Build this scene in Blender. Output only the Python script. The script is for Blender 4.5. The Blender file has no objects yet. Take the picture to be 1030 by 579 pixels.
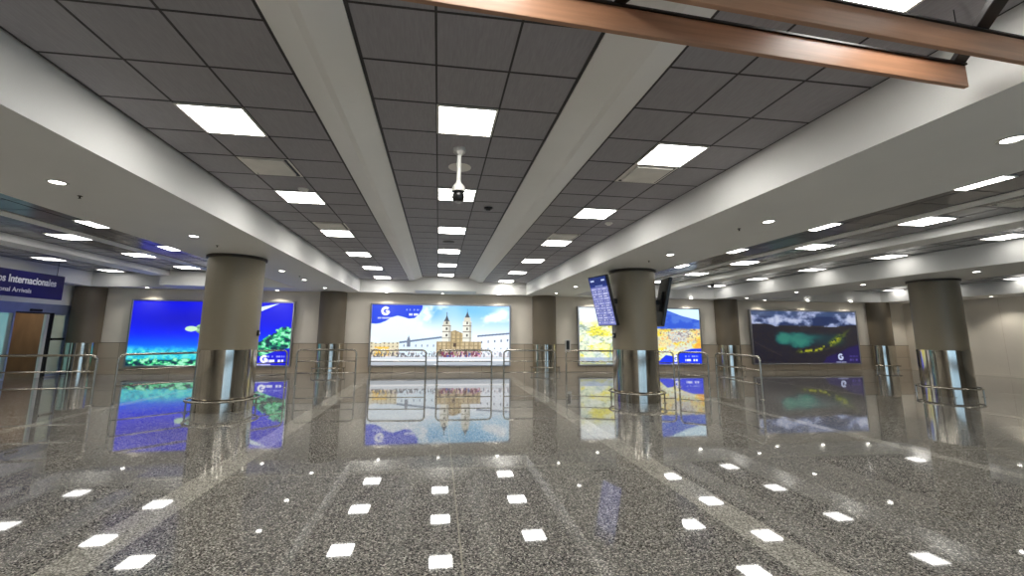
import bpy, math, random
import numpy as np
from mathutils import Matrix, Vector

sc = bpy.context.scene
COL = sc.collection
PI = math.pi
EYE = 1.584                     # height of the lens above the floor

# ------------------------------------------------------------------ camera
cam_d = bpy.data.cameras.new('camera'); cam = bpy.data.objects.new('camera', cam_d); COL.objects.link(cam)
yaw, pitch, roll = math.radians(8.33), math.radians(8.99), math.radians(0.42)
f0 = Vector((math.sin(yaw), math.cos(yaw), 0)); r0 = Vector((math.cos(yaw), -math.sin(yaw), 0)); u0 = Vector((0, 0, 1))
fw = f0 * math.cos(pitch) + u0 * math.sin(pitch); up = -f0 * math.sin(pitch) + u0 * math.cos(pitch)
rt = r0 * math.cos(roll) + up * math.sin(roll); uu = -r0 * math.sin(roll) + up * math.cos(roll)
m = Matrix.Identity(4)
for i in range(3):
    m[i][0] = rt[i]; m[i][1] = uu[i]; m[i][2] = -fw[i]
m[2][3] = EYE
cam.matrix_world = m
cam_d.sensor_fit = 'HORIZONTAL'; cam_d.sensor_width = 36.0
cam_d.lens = 432.6 / 1030 * 36
cam_d.shift_x = 9.3 / 1030; cam_d.shift_y = -22.8 / 1030
cam_d.clip_start = 0.05; cam_d.clip_end = 200
sc.camera = cam

# ------------------------------------------------------------------ light levels
PANEL_E = 20.5        # ceiling light panels
DOWN_E = 18.0        # small downlight lenses
WASH_W = 60.0        # watts of each wall washing downlight
DOWN_W = 20.0
POSTER_E = 1.25
GLAZING_E = 2.2
sc.view_settings.view_transform = 'Standard'
sc.view_settings.look = 'None'
sc.view_settings.gamma = 1.0
sc.view_settings.use_curve_mapping = False
sc.view_settings.exposure = 0.0
w = bpy.data.worlds.new('world'); sc.world = w; w.use_nodes = True
w.node_tree.nodes['Background'].inputs[0].default_value = (0.6, 0.7, 0.8, 1)
w.node_tree.nodes['Background'].inputs[1].default_value = 0.1
try:
    sc.cycles.use_denoising = True
    sc.cycles.max_bounces = 8; sc.cycles.diffuse_bounces = 4; sc.cycles.glossy_bounces = 4
    sc.cycles.transmission_bounces = 6
    sc.cycles.sample_clamp_indirect = 6
    sc.cycles.caustics_reflective = False; sc.cycles.caustics_refractive = False
except Exception:
    pass

# ------------------------------------------------------------------ levels (metres above the floor)
ZC = 2.096 + EYE      # tiled ceiling
ZS = 1.59 + EYE       # soffits
YW = 18.17            # far wall
YB = -8.0             # wall behind
XL, XR = -13.2, 22.6

def lin(c):
    c = np.asarray(c, float)
    if c.max() > 1.0: c = c / 255.0
    return np.where(c <= 0.04045, c / 12.92, ((c + 0.055) / 1.055) ** 2.4)

# ------------------------------------------------------------------ materials
def nodes_of(name):
    mt = bpy.data.materials.new(name); mt.use_nodes = True
    nt = mt.node_tree
    return mt, nt, nt.nodes['Principled BSDF']

def mat(name, rgb, rough=0.6, metal=0.0, noise=0.06, scale=4.0, spec=0.5, bump=0.0, coat=0.0, stretch=None):
    mt, nt, b = nodes_of(name)
    c = lin(rgb)
    tc = nt.nodes.new('ShaderNodeTexCoord'); mp = nt.nodes.new('ShaderNodeMapping')
    if stretch: mp.inputs['Scale'].default_value = stretch
    nz = nt.nodes.new('ShaderNodeTexNoise'); nz.inputs['Scale'].default_value = scale; nz.inputs['Detail'].default_value = 4
    rp = nt.nodes.new('ShaderNodeValToRGB')
    rp.color_ramp.elements[0].position = 0.3; rp.color_ramp.elements[1].position = 0.7
    rp.color_ramp.elements[0].color = (*np.clip(c * (1 - noise), 0, 1), 1)
    rp.color_ramp.elements[1].color = (*np.clip(c * (1 + noise), 0, 1), 1)
    nt.links.new(tc.outputs['Object'], mp.inputs[0]); nt.links.new(mp.outputs[0], nz.inputs['Vector'])
    nt.links.new(nz.outputs['Fac'], rp.inputs[0]); nt.links.new(rp.outputs[0], b.inputs['Base Color'])
    b.inputs['Roughness'].default_value = rough; b.inputs['Metallic'].default_value = metal
    b.inputs['Specular IOR Level'].default_value = spec
    if coat: b.inputs['Coat Weight'].default_value = coat; b.inputs['Coat Roughness'].default_value = 0.1
    if bump:
        bp = nt.nodes.new('ShaderNodeBump'); bp.inputs['Strength'].default_value = bump; bp.inputs['Distance'].default_value = 0.01
        nt.links.new(nz.outputs['Fac'], bp.inputs['Height']); nt.links.new(bp.outputs[0], b.inputs['Normal'])
    return mt

def emis(name, rgb, s):
    mt, nt, b = nodes_of(name)
    b.inputs['Base Color'].default_value = (0.8, 0.8, 0.8, 1)
    b.inputs['Emission Color'].default_value = (*lin(rgb), 1)
    b.inputs['Emission Strength'].default_value = s
    return mt

M = {}
M['paint'] = mat('white_paint', (250, 249, 245), 0.55, noise=0.02, scale=1.5)
M['soffit'] = mat('soffit_paint', (236, 235, 231), 0.6, noise=0.02, scale=1.0)
M['tile'] = mat('ceiling_tile', (162, 159, 163), 0.6, noise=0.08, scale=14, stretch=(6, 0.6, 1), spec=0.3, bump=0.05)
M['tile_gloss'] = mat('ceiling_tile_glossy', (128, 126, 127), 0.18, noise=0.08, scale=14, stretch=(6, 0.6, 1), spec=0.5)
M['grid'] = mat('ceiling_grid', (40, 36, 36), 0.5, noise=0.03)
M['wall'] = mat('wall_paint', (232, 224, 210), 0.6, noise=0.03, scale=1.5)
M['taupe'] = mat('taupe_cladding', (134, 124, 104), 0.38, noise=0.04, scale=2.0, stretch=(1, 1, 0.2))
M['wall_taupe'] = mat('wall_taupe_cladding', (110, 100, 84), 0.45, noise=0.04, scale=2.0)
M['dark_taupe'] = mat('dark_taupe', (62, 54, 44), 0.5)
M['steel'] = mat('mirror_steel', (190, 184, 172), 0.09, 1.0, noise=0.10, scale=5.0, stretch=(9, 9, 0.02))
M['tube'] = mat('brushed_tube', (176, 170, 158), 0.24, 1.0, noise=0.05)
M['alu'] = mat('aluminium', (178, 178, 182), 0.35, 1.0, noise=0.03)
M['black'] = mat('black_plastic', (18, 18, 20), 0.35)
M['black_metal'] = mat('black_metal', (22, 18, 18), 0.45)
M['white'] = mat('white_plastic', (215, 213, 206), 0.4)
M['vent'] = mat('vent_metal', (240, 236, 228), 0.5)
M['wood'] = mat('copper_wood', (176, 132, 102), 0.4, noise=0.16, scale=3.0, stretch=(0.5, 2, 10), spec=0.6)
M['brown'] = mat('brown_panel', (120, 96, 74), 0.5, noise=0.2, scale=3, stretch=(1, 6, .3))
M['sign'] = mat('sign_blue', (26, 22, 92), 0.35)
M['doorframe'] = mat('door_metal', (150, 160, 190), 0.4, 0.3)
M['panel'] = emis('light_diffuser', (255, 253, 248), PANEL_E)
M['panel_soft'] = emis('light_diffuser_soft', (255, 253, 248), PANEL_E * .28)
M['lens'] = emis('downlight_lens', (255, 252, 244), DOWN_E)
M['glow'] = emis('daylight_pane', (172, 214, 250), GLAZING_E)
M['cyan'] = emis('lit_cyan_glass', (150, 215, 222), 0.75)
M['corr'] = emis('corridor_fill', (255, 240, 215), 25)  # for the unseen lamp added beyond the door
M['lettering'] = mat('sign_lettering', (245, 245, 250), 0.5)

# glass of the sliding door
gm, nt, b = nodes_of('door_glass')
b.inputs['Base Color'].default_value = (0.75, 0.9, 0.88, 1); b.inputs['Roughness'].default_value = 0.05
b.inputs['Transmission Weight'].default_value = 0.7; b.inputs['IOR'].default_value = 1.1
M['glass'] = gm

# wainscot stone: large tiles
def stone():
    mt, nt, b = nodes_of('wainscot_stone')
    tc = nt.nodes.new('ShaderNodeTexCoord')
    br = nt.nodes.new('ShaderNodeTexBrick'); mp = nt.nodes.new('ShaderNodeMapping')
    mp.inputs['Rotation'].default_value = (PI / 2, 0, 0)
    br.offset = 0.0
    br.inputs['Color1'].default_value = (*lin((200, 185, 164)), 1); br.inputs['Color2'].default_value = (*lin((190, 175, 154)), 1)
    br.inputs['Mortar'].default_value = (*lin((130, 120, 106)), 1)
    br.inputs['Scale'].default_value = 1.0; br.inputs['Mortar Size'].default_value = 0.006
    br.inputs['Brick Width'].default_value = 0.9; br.inputs['Row Height'].default_value = 0.58
    nt.links.new(tc.outputs['Object'], mp.inputs[0]); nt.links.new(mp.outputs[0], br.inputs['Vector'])
    nt.links.new(br.outputs['Color'], b.inputs['Base Color']); b.inputs['Roughness'].default_value = 0.35
    return mt
M['stone'] = stone()

# polished granite floor with paler bands
def granite():
    mt, nt, b = nodes_of('polished_granite')
    N, L = nt.nodes, nt.links
    tc = N.new('ShaderNodeTexCoord'); sep = N.new('ShaderNodeSeparateXYZ'); L.new(tc.outputs['Object'], sep.inputs[0])
    vo = N.new('ShaderNodeTexVoronoi'); vo.inputs['Scale'].default_value = 105; L.new(tc.outputs['Object'], vo.inputs['Vector'])
    hs = N.new('ShaderNodeSeparateColor'); L.new(vo.outputs['Color'], hs.inputs[0])
    rp = N.new('ShaderNodeValToRGB'); cr = rp.color_ramp; cr.interpolation = 'CONSTANT'
    for i, (p, c) in enumerate(((0, (66, 64, 61)), (0.2, (100, 98, 93)), (0.48, (134, 131, 125)), (0.74, (163, 159, 151)), (0.92, (206, 201, 191)))):
        e = cr.elements[i] if i < 2 else cr.elements.new(p)
        e.position = p; e.color = (*lin(c), 1)
    L.new(hs.outputs[0], rp.inputs[0])
    rp2 = N.new('ShaderNodeValToRGB'); cr = rp2.color_ramp; cr.interpolation = 'CONSTANT'
    for i, (p, c) in enumerate(((0, (112, 109, 101)), (0.25, (148, 145, 136)), (0.55, (178, 174, 164)), (0.85, (212, 207, 195)))):
        e = cr.elements[i] if i < 2 else cr.elements.new(p)
        e.position = p; e.color = (*lin(c), 1)
    L.new(hs.outputs[1], rp2.inputs[0])
    def band(out, c, h):
        s = N.new('ShaderNodeMath'); s.operation = 'SUBTRACT'; L.new(out, s.inputs[0]); s.inputs[1].default_value = c
        a = N.new('ShaderNodeMath'); a.operation = 'ABSOLUTE'; L.new(s.outputs[0], a.inputs[0])
        t = N.new('ShaderNodeMath'); t.operation = 'LESS_THAN'; L.new(a.outputs[0], t.inputs[0]); t.inputs[1].default_value = h
        return t.outputs[0]
    def mx(a, b_):
        t = N.new('ShaderNodeMath'); t.operation = 'MAXIMUM'; L.new(a, t.inputs[0]); L.new(b_, t.inputs[1]); return t.outputs[0]
    X, Y = sep.outputs[0], sep.outputs[1]
    acc = None
    for c in (-11.4, -6.75, -2.42, 2.62, 6.7, 11.5, 16.0):
        o = band(X, c, 0.17 if abs(c) < 3 else 0.11); acc = o if acc is None else mx(acc, o)
    mix = N.new('ShaderNodeMix'); mix.data_type = 'RGBA'
    L.new(acc, mix.inputs[0]); L.new(rp.outputs[0], mix.inputs[6]); L.new(rp2.outputs[0], mix.inputs[7])
    # joints
    j = band(X, 0.21, 0.007)
    for c in (5.42, 8.6, 11.8, 15.0, 2.2, -1.0):
        j = mx(j, band(Y, c, 0.007))
    for c in (-8.9, -4.6, 4.6, 9.1, 13.7):
        j = mx(j, band(X, c, 0.006))
    mix2 = N.new('ShaderNodeMix'); mix2.data_type = 'RGBA'
    jm = N.new('ShaderNodeMath'); jm.operation = 'MULTIPLY'; jm.inputs[1].default_value = 0.7; L.new(j, jm.inputs[0])
    L.new(jm.outputs[0], mix2.inputs[0]); L.new(mix.outputs[2], mix2.inputs[6]); mix2.inputs[7].default_value = (*lin((170, 165, 150)), 1)
    # broad slab to slab variation
    nz = N.new('ShaderNodeTexNoise'); nz.inputs['Scale'].default_value = 0.7; L.new(tc.outputs['Object'], nz.inputs['Vector'])
    mr = N.new('ShaderNodeMapRange'); L.new(nz.outputs['Fac'], mr.inputs[0]); mr.inputs[3].default_value = 0.85; mr.inputs[4].default_value = 1.12
    mul = N.new('ShaderNodeVectorMath'); mul.operation = 'SCALE'; L.new(mix2.outputs[2], mul.inputs[0]); L.new(mr.outputs[0], mul.inputs['Scale'])
    L.new(mul.outputs[0], b.inputs['Base Color'])
    b.inputs['Roughness'].default_value = 0.6
    b.inputs['Specular IOR Level'].default_value = 0.0
    b.inputs['Coat Weight'].default_value = 1.0; b.inputs['Coat Roughness'].default_value = 0.03; b.inputs['Coat IOR'].default_value = 1.65
    return mt
M['floor'] = granite()

# ------------------------------------------------------------------ mesh builder
class MB:
    def __init__(s): s.v = []; s.f = []; s.mi = []; s.sm = []; s.mats = []
    def m(s, k):
        if k not in s.mats: s.mats.append(k)
        return s.mats.index(k)
    def face(s, pts, k, smooth=False):
        n = len(s.v); s.v += [tuple(p) for p in pts]; s.f.append(tuple(range(n, n + len(pts)))); s.mi.append(s.m(k)); s.sm.append(smooth)
    def poly(s, verts, faces, k, smooth=False):
        n = len(s.v); s.v += [tuple(p) for p in verts]
        for f in faces: s.f.append(tuple(n + i for i in f)); s.mi.append(s.m(k)); s.sm.append(smooth)
    def box(s, x0, x1, y0, y1, z0, z1, k):
        v = [(x, y, z) for z in (z0, z1) for y in (y0, y1) for x in (x0, x1)]
        s.poly(v, [(0, 2, 3, 1), (4, 5, 7, 6), (0, 1, 5, 4), (2, 6, 7, 3), (0, 4, 6, 2), (1, 3, 7, 5)], k)
    def bbox(s, x0, x1, y0, y1, z0, z1, k, b=0.01):
        # box with chamfered edges along every side
        xs, ys, zs = (x0, x1), (y0, y1), (z0, z1); v = []; idx = {}
        for i in range(2):
            for j in range(2):
                for l in range(2):
                    sx, sy, sz = (1 - 2 * i) * b, (1 - 2 * j) * b, (1 - 2 * l) * b
                    for a, p in enumerate(((xs[i], ys[j] + sy, zs[l] + sz), (xs[i] + sx, ys[j], zs[l] + sz), (xs[i] + sx, ys[j] + sy, zs[l]))):
                        idx[(i, j, l, a)] = len(v); v.append(p)
        F = []
        for i in range(2): F.append([idx[(i, j, l, 0)] for j, l in ((0, 0), (1, 0), (1, 1), (0, 1))])
        for j in range(2): F.append([idx[(i, j, l, 1)] for i, l in ((0, 0), (1, 0), (1, 1), (0, 1))])
        for l in range(2): F.append([idx[(i, j, l, 2)] for i, j in ((0, 0), (1, 0), (1, 1), (0, 1))])
        for i in range(2):
            for j in range(2): F.append([idx[(i, j, 0, 0)], idx[(i, j, 1, 0)], idx[(i, j, 1, 1)], idx[(i, j, 0, 1)]])
        for i in range(2):
            for l in range(2): F.append([idx[(i, 0, l, 0)], idx[(i, 1, l, 0)], idx[(i, 1, l, 2)], idx[(i, 0, l, 2)]])
        for j in range(2):
            for l in range(2): F.append([idx[(0, j, l, 1)], idx[(1, j, l, 1)], idx[(1, j, l, 2)], idx[(0, j, l, 2)]])
        for i in range(2):
            for j in range(2):
                for l in range(2): F.append([idx[(i, j, l, a)] for a in range(3)])
        s.poly(v, F, k)
    def lathe(s, prof, k, c=(0, 0, 0), n=32, a0=0.0, a1=2 * PI, smooth=True):
        full = abs(a1 - a0 - 2 * PI) < 1e-6; cnt = n if full else n + 1
        v = []
        for r, z in prof:
            for i in range(cnt):
                a = a0 + (a1 - a0) * i / n; v.append((c[0] + r * math.cos(a), c[1] + r * math.sin(a), c[2] + z))
        F = []
        for j in range(len(prof) - 1):
            for i in range(n):
                i2 = (i + 1) % cnt
                F.append((j * cnt + i, j * cnt + i2, (j + 1) * cnt + i2, (j + 1) * cnt + i))
        s.poly(v, F, k, smooth)
    def tube(s, pts, r, k, n=10, closed=False, cap=True):
        P = [Vector(p) for p in pts]; N = len(P); v = []; prev = None
        for i in range(N):
            if closed: t = P[(i + 1) % N] - P[i - 1]
            else: t = P[min(i + 1, N - 1)] - P[max(i - 1, 0)]
            t.normalize()
            if prev is None:
                h = Vector((0, 0, 1)) if abs(t.z) < 0.9 else Vector((1, 0, 0)); a = t.cross(h).normalized()
            else: a = (prev - t * prev.dot(t)).normalized()
            prev = a; b_ = t.cross(a)
            for q in range(n):
                an = 2 * PI * q / n; v.append(P[i] + a * math.cos(an) * r + b_ * math.sin(an) * r)
        F = []
        for i in range(N if closed else N - 1):
            i2 = (i + 1) % N
            for q in range(n): F.append((i * n + q, i * n + (q + 1) % n, i2 * n + (q + 1) % n, i2 * n + q))
        s.poly(v, F, k, True)
        if cap and not closed:
            s.poly(v[:n], [tuple(range(n))], k); s.poly(v[-n:], [tuple(range(n))], k)
    def build(s, name, parent=None, loc=None, kind=None):
        me = bpy.data.meshes.new(name); me.from_pydata([tuple(p) for p in s.v], [], s.f)
        for k in s.mats: me.materials.append(M[k] if isinstance(k, str) else k)
        me.polygons.foreach_set('material_index', s.mi); me.polygons.foreach_set('use_smooth', s.sm)
        me.update()
        # outward normals
        import bmesh
        bm = bmesh.new(); bm.from_mesh(me); bmesh.ops.remove_doubles(bm, verts=bm.verts, dist=1e-5)
        bmesh.ops.recalc_face_normals(bm, faces=bm.faces)
        for e in bm.edges:
            if len(e.link_faces) == 2 and e.calc_face_angle(0) > 0.6: e.smooth = False
        bm.to_mesh(me); bm.free()
        o = bpy.data.objects.new(name, me); COL.objects.link(o)
        if loc: o.location = loc
        if parent: o.parent = parent
        if kind: o['kind'] = kind
        return o

def thing(name, label, cat, loc=(0, 0, 0), rz=0.0, group=None):
    o = bpy.data.objects.new(name, None); COL.objects.link(o); o.empty_display_size = 0.1
    o.location = loc; o.rotation_euler = (0, 0, rz); o['label'] = label; o['category'] = cat
    if group: o['group'] = group
    return o
def dup(root, loc, label, group=None, rz=None):
    r = root.copy(); COL.objects.link(r); r.location = loc; r['label'] = label
    if group: r['group'] = group
    if rz is not None: r.rotation_euler = (0, 0, rz)
    for ch in list(root.children):
        c = ch.copy(); COL.objects.link(c); c.parent = r
        for g in list(ch.children):
            d = g.copy(); COL.objects.link(d); d.parent = c
    return r
ORD = ['first', 'second', 'third', 'fourth', 'fifth', 'sixth', 'seventh', 'eighth', 'ninth']

# ================================================================== STRUCTURE
b = MB(); b.box(XL, XR, YB, YW, -0.2, 0, 'floor'); b.build('floor', kind='structure')

# tiled ceiling: every bay is laid with square tiles between dark bars
cb = MB()
def bay(xs, y0, y1, ya, pitch, k_='tile'):
    """xs column lines, rows pass through ya"""
    rows = []
    k = math.ceil((y0 - ya) / pitch)
    while ya + k * pitch < y1: rows.append(ya + k * pitch); k += 1
    ys = [y0] + [r for r in rows if r - y0 > 0.05 and y1 - r > 0.05] + [y1]
    g = 0.0085
    for i in range(len(xs) - 1):
        for j in range(len(ys) - 1):
            x0, x1, a, b_ = xs[i] + g, xs[i + 1] - g, ys[j] + g, ys[j + 1] - g
            cb.face([(x0, a, ZC), (x0, b_, ZC), (x1, b_, ZC), (x1, a, ZC)], k_)
    for x in xs: cb.box(x - g, x + g, y0, y1, ZC - 0.004, ZC + 0.03, 'grid')
    for y in ys: cb.box(xs[0], xs[-1], y - g, y + g, ZC - 0.003, ZC + 0.03, 'grid')
CE, SE = 16.5, 17.7       # where the centre bay and the side bays stop short of the far wall
bay([-3.1, -2.5, -1.89, -1.24], YB, SE, 4.41 + 0.3125, 0.625)
bay([-0.65, -0.08, 0.505, 1.08], YB, CE, 4.04 + 0.2925, 0.5835)
bay([1.75, 2.345, 2.96, 3.6], YB, SE, 4.48 + 0.316, 0.6325)
AE = 16.6
bay([-7.72, -7.05, -6.43, -5.8, -5.15], YB, AE, 9.45 + 0.31, 0.625, 'tile_gloss')
bay([-9.45, -8.66, -8.04], YB, AE, 10.87 + 0.3, 0.585, 'tile_gloss')
bay([-12.5, -11.85, -11.2, -10.6, -10.05], YB, AE + .9, 14.44 + 0.31, 0.625, 'tile_gloss')
bay([5.55, 6.2, 6.85, 7.5, 8.2], YB, AE + 0.6, 7.15 + 0.31, 0.63, 'tile_gloss')
bay([8.5, 9.1, 9.6], YB, AE + 0.6, 6.46 + 0.3, 0.6, 'tile_gloss')
bay([10.2, 10.95, 11.5, 12.1, 12.24], YB, AE + 1.15, 7.23 + 0.3, 0.605, 'tile_gloss')
bay([14.7, 15.3, 15.9, 16.5, 17.1, 17.7, 18.3, 18.9, 19.5, 20.25, 20.9], YB, AE + 1.15, 12.49 + 0.3, 0.61, 'tile_gloss')
cb.box(XL, XR, YB, YW, ZC + 0.03, ZC + 0.2, 'grid')
cb.build('ceiling', kind='structure')

# main bay beams: flush plaster strips with a faint ridge and a dark reveal at each edge
def flush_beam(x0, x1, y1, name):
    b = MB(); xm = (x0 + x1) / 2
    g = 0.02
    b.poly([(x0 + g, YB, ZC - 0.012), (xm - 0.03, YB, ZC - 0.11), (xm + .03, YB, ZC - 0.11), (x1 - g, YB, ZC - 0.012),
            (x0 + g, y1, ZC - 0.012), (xm - 0.03, y1, ZC - 0.11), (xm + .03, y1, ZC - 0.11), (x1 - g, y1, ZC - 0.012)],
           [(0, 1, 5, 4), (1, 2, 6, 5), (2, 3, 7, 6)], 'paint')
    b.box(x0 + g, x1 - g, YB, y1, ZC - 0.012, ZC + 0.03, 'paint')
    b.box(x0 - 0.01, x0 + g, YB, y1, ZC + 0.0, ZC + 0.03, 'grid'); b.box(x1 - g, x1 + 0.01, YB, y1, ZC, ZC + 0.03, 'grid')
    b.build(name, kind='structure')
flush_beam(-1.24, -0.65, CE + 0.05, 'trim_1'); flush_beam(1.08, 1.75, CE + 0.05, 'trim_2')
# thin strips and dropped boxes of the side aisles
b = MB(); b.box(-8.04, -7.72, YB, AE, ZC - 0.02, ZC + 0.03, 'paint'); b.build('trim_3', kind='structure')
b = MB(); b.box(-10.05, -9.45, YB, AE, ZC - 0.17, ZC + 0.03, 'paint'); b.build('trim_4', kind='structure')
b = MB(); b.box(8.2, 8.5, YB, AE + .6, ZC - 0.02, ZC + 0.03, 'paint'); b.build('trim_5', kind='structure')
b = MB(); b.box(9.6, 10.2, YB, AE + .6, ZC - 0.17, ZC + 0.03, 'paint'); b.build('trim_6', kind='structure')
# wide dropped soffits that carry the round columns
def soffit(x0, x1, name, y1=YW, hL=0.0, hR=0.0):
    b = MB()
    v = [(x0, YB, ZS), (x1, YB, ZS), (x1 + hR, YB, ZC + .03), (x0 - hL, YB, ZC + .03),
         (x0, y1, ZS), (x1, y1, ZS), (x1 + hR, y1, ZC + .03), (x0 - hL, y1, ZC + .03)]
    b.poly(v, [(0, 1, 5, 4), (1, 2, 6, 5), (2, 3, 7, 6), (3, 0, 4, 7), (0, 3, 2, 1), (4, 5, 6, 7)], 'soffit')
    b.build(name, kind='structure')
soffit(-5.17, -3.14, 'trim_7'); soffit(3.6, 5.55, 'trim_8'); soffit(12.24, 14.7, 'trim_9')
soffit(XL, -12.5, 'trim_10'); soffit(20.9, XR, 'trim_11')
# band along the far wall
b = MB()
b.box(-3.14, -0.945, SE, YW, ZS, ZC + .03, 'soffit'); b.box(-0.945, 1.415, CE, YW, ZS, ZC + .03, 'soffit'); b.box(1.415, 3.6, SE, YW, ZS, ZC + .03, 'soffit')
b.box(-12.5, -9.75, AE + .9, YW, ZS, ZC + .03, 'soffit'); b.box(-9.75, -5.17, AE, YW, ZS, ZC + .03, 'soffit'); b.box(5.55, 9.9, AE + .6, YW, ZS, ZC + .03, 'soffit'); b.box(9.9, 12.24, AE + 1.15, YW, ZS, ZC + .03, 'soffit'); b.box(14.7, 20.9, AE + 1.15, YW, ZS, ZC + .03, 'soffit')
b.box(-1.24, -0.945, CE, SE, ZC - .01, ZC + .03, 'soffit'); b.box(1.415, 1.75, CE, SE, ZC - .01, ZC + .03, 'soffit')
b.build('trim_12', kind='structure')

# walls
b = MB()
b.box(XL - .2, XR + .2, YW, YW + 0.2, 0, ZC + .2, 'wall'); b.build('wall_far', kind='structure')
b = MB(); b.box(XL, XR, YW - 0.03, YW, 0.0, 1.14, 'stone'); b.box(XL, XR, YW - 0.035, YW, 1.135, 1.15, 'dark_taupe'); b.build('trim_13', kind='structure')
b = MB()
b.box(XR, XR + 0.2, YB, YW, 0, ZC + .2, 'wall')
y = YB + 0.5
while y < YW - 1:
    b.box(XR - 0.003, XR, y, y + 0.006, 0.02, ZS - 0.01, 'stone'); y += 1.22
b.build('wall_right', kind='structure')
# left wall with the sliding door opening (DY0..DY1)
DY0, DY1, DZ = 15.85, 17.05, 2.17
GY0, GY1 = 13.9, 17.85
b = MB()
b.box(XL - .2, XL, YB, GY0, 0, ZC + .2, 'wall'); b.box(XL - .2, XL, GY1, YW, 0, ZC + .2, 'wall')
b.box(XL - .2, XL, GY0, GY1, 2.46, ZC + .2, 'paint')
b.build('wall_left', kind='structure')
b = MB(); b.box(XL - .2, XR + .2, YB - 0.2, YB, 0, ZC + .2, 'wall'); b.build('wall_back', kind='structure')
# big daylight glazing added in the wall behind the viewpoint, out of view (mirrored by the steel column skirts)
b = MB()
for i in range(8):
    b.box(.6 + i * 1.6, .6 + i * 1.6 + 1.52, YB + 0.01, YB + 0.04, 0.3, 2.9, 'glow')
b.build('window_1', kind='structure')
b = MB()
for i in range(9): b.box(.52 + i * 1.6, .6 + i * 1.6, YB, YB + 0.08, 0.2, 3.0, 'alu')
b.box(.52, 13.4, YB, YB + 0.08, 0.2, 0.3, 'alu'); b.box(.52, 13.4, YB, YB + 0.08, 2.9, 3.0, 'alu')
b.build('trim_14', kind='structure')
b = MB(); b.box(XL, XR, YW - 0.05, YW - 0.03, 0, 0.1, 'stone'); b.build('baseboard_far', kind='structure')
b = MB(); b.box(XR - 0.02, XR, YB, YW - 0.05, 0, 0.1, 'wall'); b.build('baseboard_right', kind='structure')

# room behind the door
b = MB()
b.box(XL - 3.4, XL - 3.2, 12.5, 19.5, 0, 2.9, 'brown'); b.box(XL - 3.4, XL - .2, 12.3, 12.5, 0, 2.9, 'brown'); b.box(XL - 3.4, XL - 2.0, 19.5, 19.7, 0, 2.9, 'brown'); b.box(XL - 2.0, XL - .2, 19.5, 19.7, 0, 2.9, 'paint')
b.box(XL - 3.4, XL - .2, 12.3, 19.7, 2.9, 3.0, 'paint')
b.build('wall_corridor', kind='structure')
b = MB(); b.box(XL - 3.4, XL, 12.3, 19.7, -0.2, 0.0, 'floor'); b.build('floor_corridor', kind='structure')

# sliding door
DX = XL - 0.1
def slide():
    t = thing('sliding_door', 'automatic glass sliding door standing open under the hanging blue arrivals sign', 'door', (DX, 0, 0))
    b = MB()
    b.box(-.07, .07, GY0, GY1, DZ, 2.46, 'doorframe')
    b.box(-.06, .06, GY0, GY0 + .08, 0, DZ, 'doorframe'); b.box(-.06, .06, GY1 - .08, GY1, 0, DZ, 'doorframe')
    b.build('door_frame', t)
    b = MB(); b.bbox(.07, .14, 16.2, 16.6, DZ + 0.02, DZ + .10, 'black'); b.build('sensor', t)
    for (y0, y1, sg) in ((GY0 + .1, 14.9, 0), (14.9, DY0, 1), (DY1 + .1, GY1 - .1, 0)):
        dx = -.03 if sg else .02
        b = MB()
        k = 'black_metal'
        b.box(dx - .02, dx + .02, y0, y0 + .05, 0.01, DZ, k if y0 > 17 else 'doorframe'); b.box(dx - .02, dx + .02, y1 - .05, y1, 0.01, DZ, 'doorframe')
        b.box(dx - .02, dx + .02, y0 + .05, y1 - .05, DZ - .06, DZ, 'doorframe'); b.box(dx - .02, dx + .02, y0 + .05, y1 - .05, 0.01, .09, 'doorframe')
        leaf = b.build('door_leaf', t)
        g = MB(); g.box(dx - .005, dx + .005, y0 + .05, y1 - .05, .09, DZ - .06, 'glass'); g.build('glass_pane', leaf)
        if y0 > 17:
            h = MB(); h.box(dx + .02, dx + .06, y0 + .05, y1 - .05, 1.24, 1.31, 'black'); h.build('push_bar', leaf)
    b = MB(); b.box(-.03, .03, DY1 - .01, DY1 + .1, 0, DZ, 'black_metal'); b.build('black_post', t)
    b = MB(); b.box(-.05, .02, DY1 - .13, DY1 - .01, 0, DZ, 'white'); b.build('white_jamb', t)
    b = MB(); b.box(-.03, .03, DY0, DY1, DZ - .05, DZ, 'black_metal'); b.build('lintel', t)
slide()
# lit glass partition seen through the left leaf
t = thing('glass_screen', 'pale cyan lit glass partition inside the room beyond the sliding door', 'partition', (XL - 1.6, 0, 0))
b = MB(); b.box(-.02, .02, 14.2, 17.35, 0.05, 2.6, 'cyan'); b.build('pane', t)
b = MB(); b.box(-.04, .04, 17.35, 17.42, 0, 2.7, 'white'); b.box(-.04, .04, 14.13, 14.2, 0, 2.7, 'white'); b.box(-.04, .04, 14.2, 17.35, 2.6, 2.7, 'white'); b.build('frame', t)
t = thing('corridor_fill_light', 'unseen ceiling light added inside the brown room beyond the sliding door', 'light', (XL - 2.4, 18.2, 2.88))  # unseen lamp, added to brighten the room beyond the door
b = MB(); b.box(-.3, .3, -.3, .3, -.01, .0, 'corr'); b.build('diffuser', t)
b = MB(); b.box(-.33, .33, -.33, -.3, -.02, .02, 'white'); b.box(-.33, .33, .3, .33, -.02, .02, 'white'); b.box(-.33, -.3, -.3, .3, -.02, .02, 'white'); b.box(.3, .33, -.3, .3, -.02, .02, 'white'); b.build('frame', t)

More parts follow.
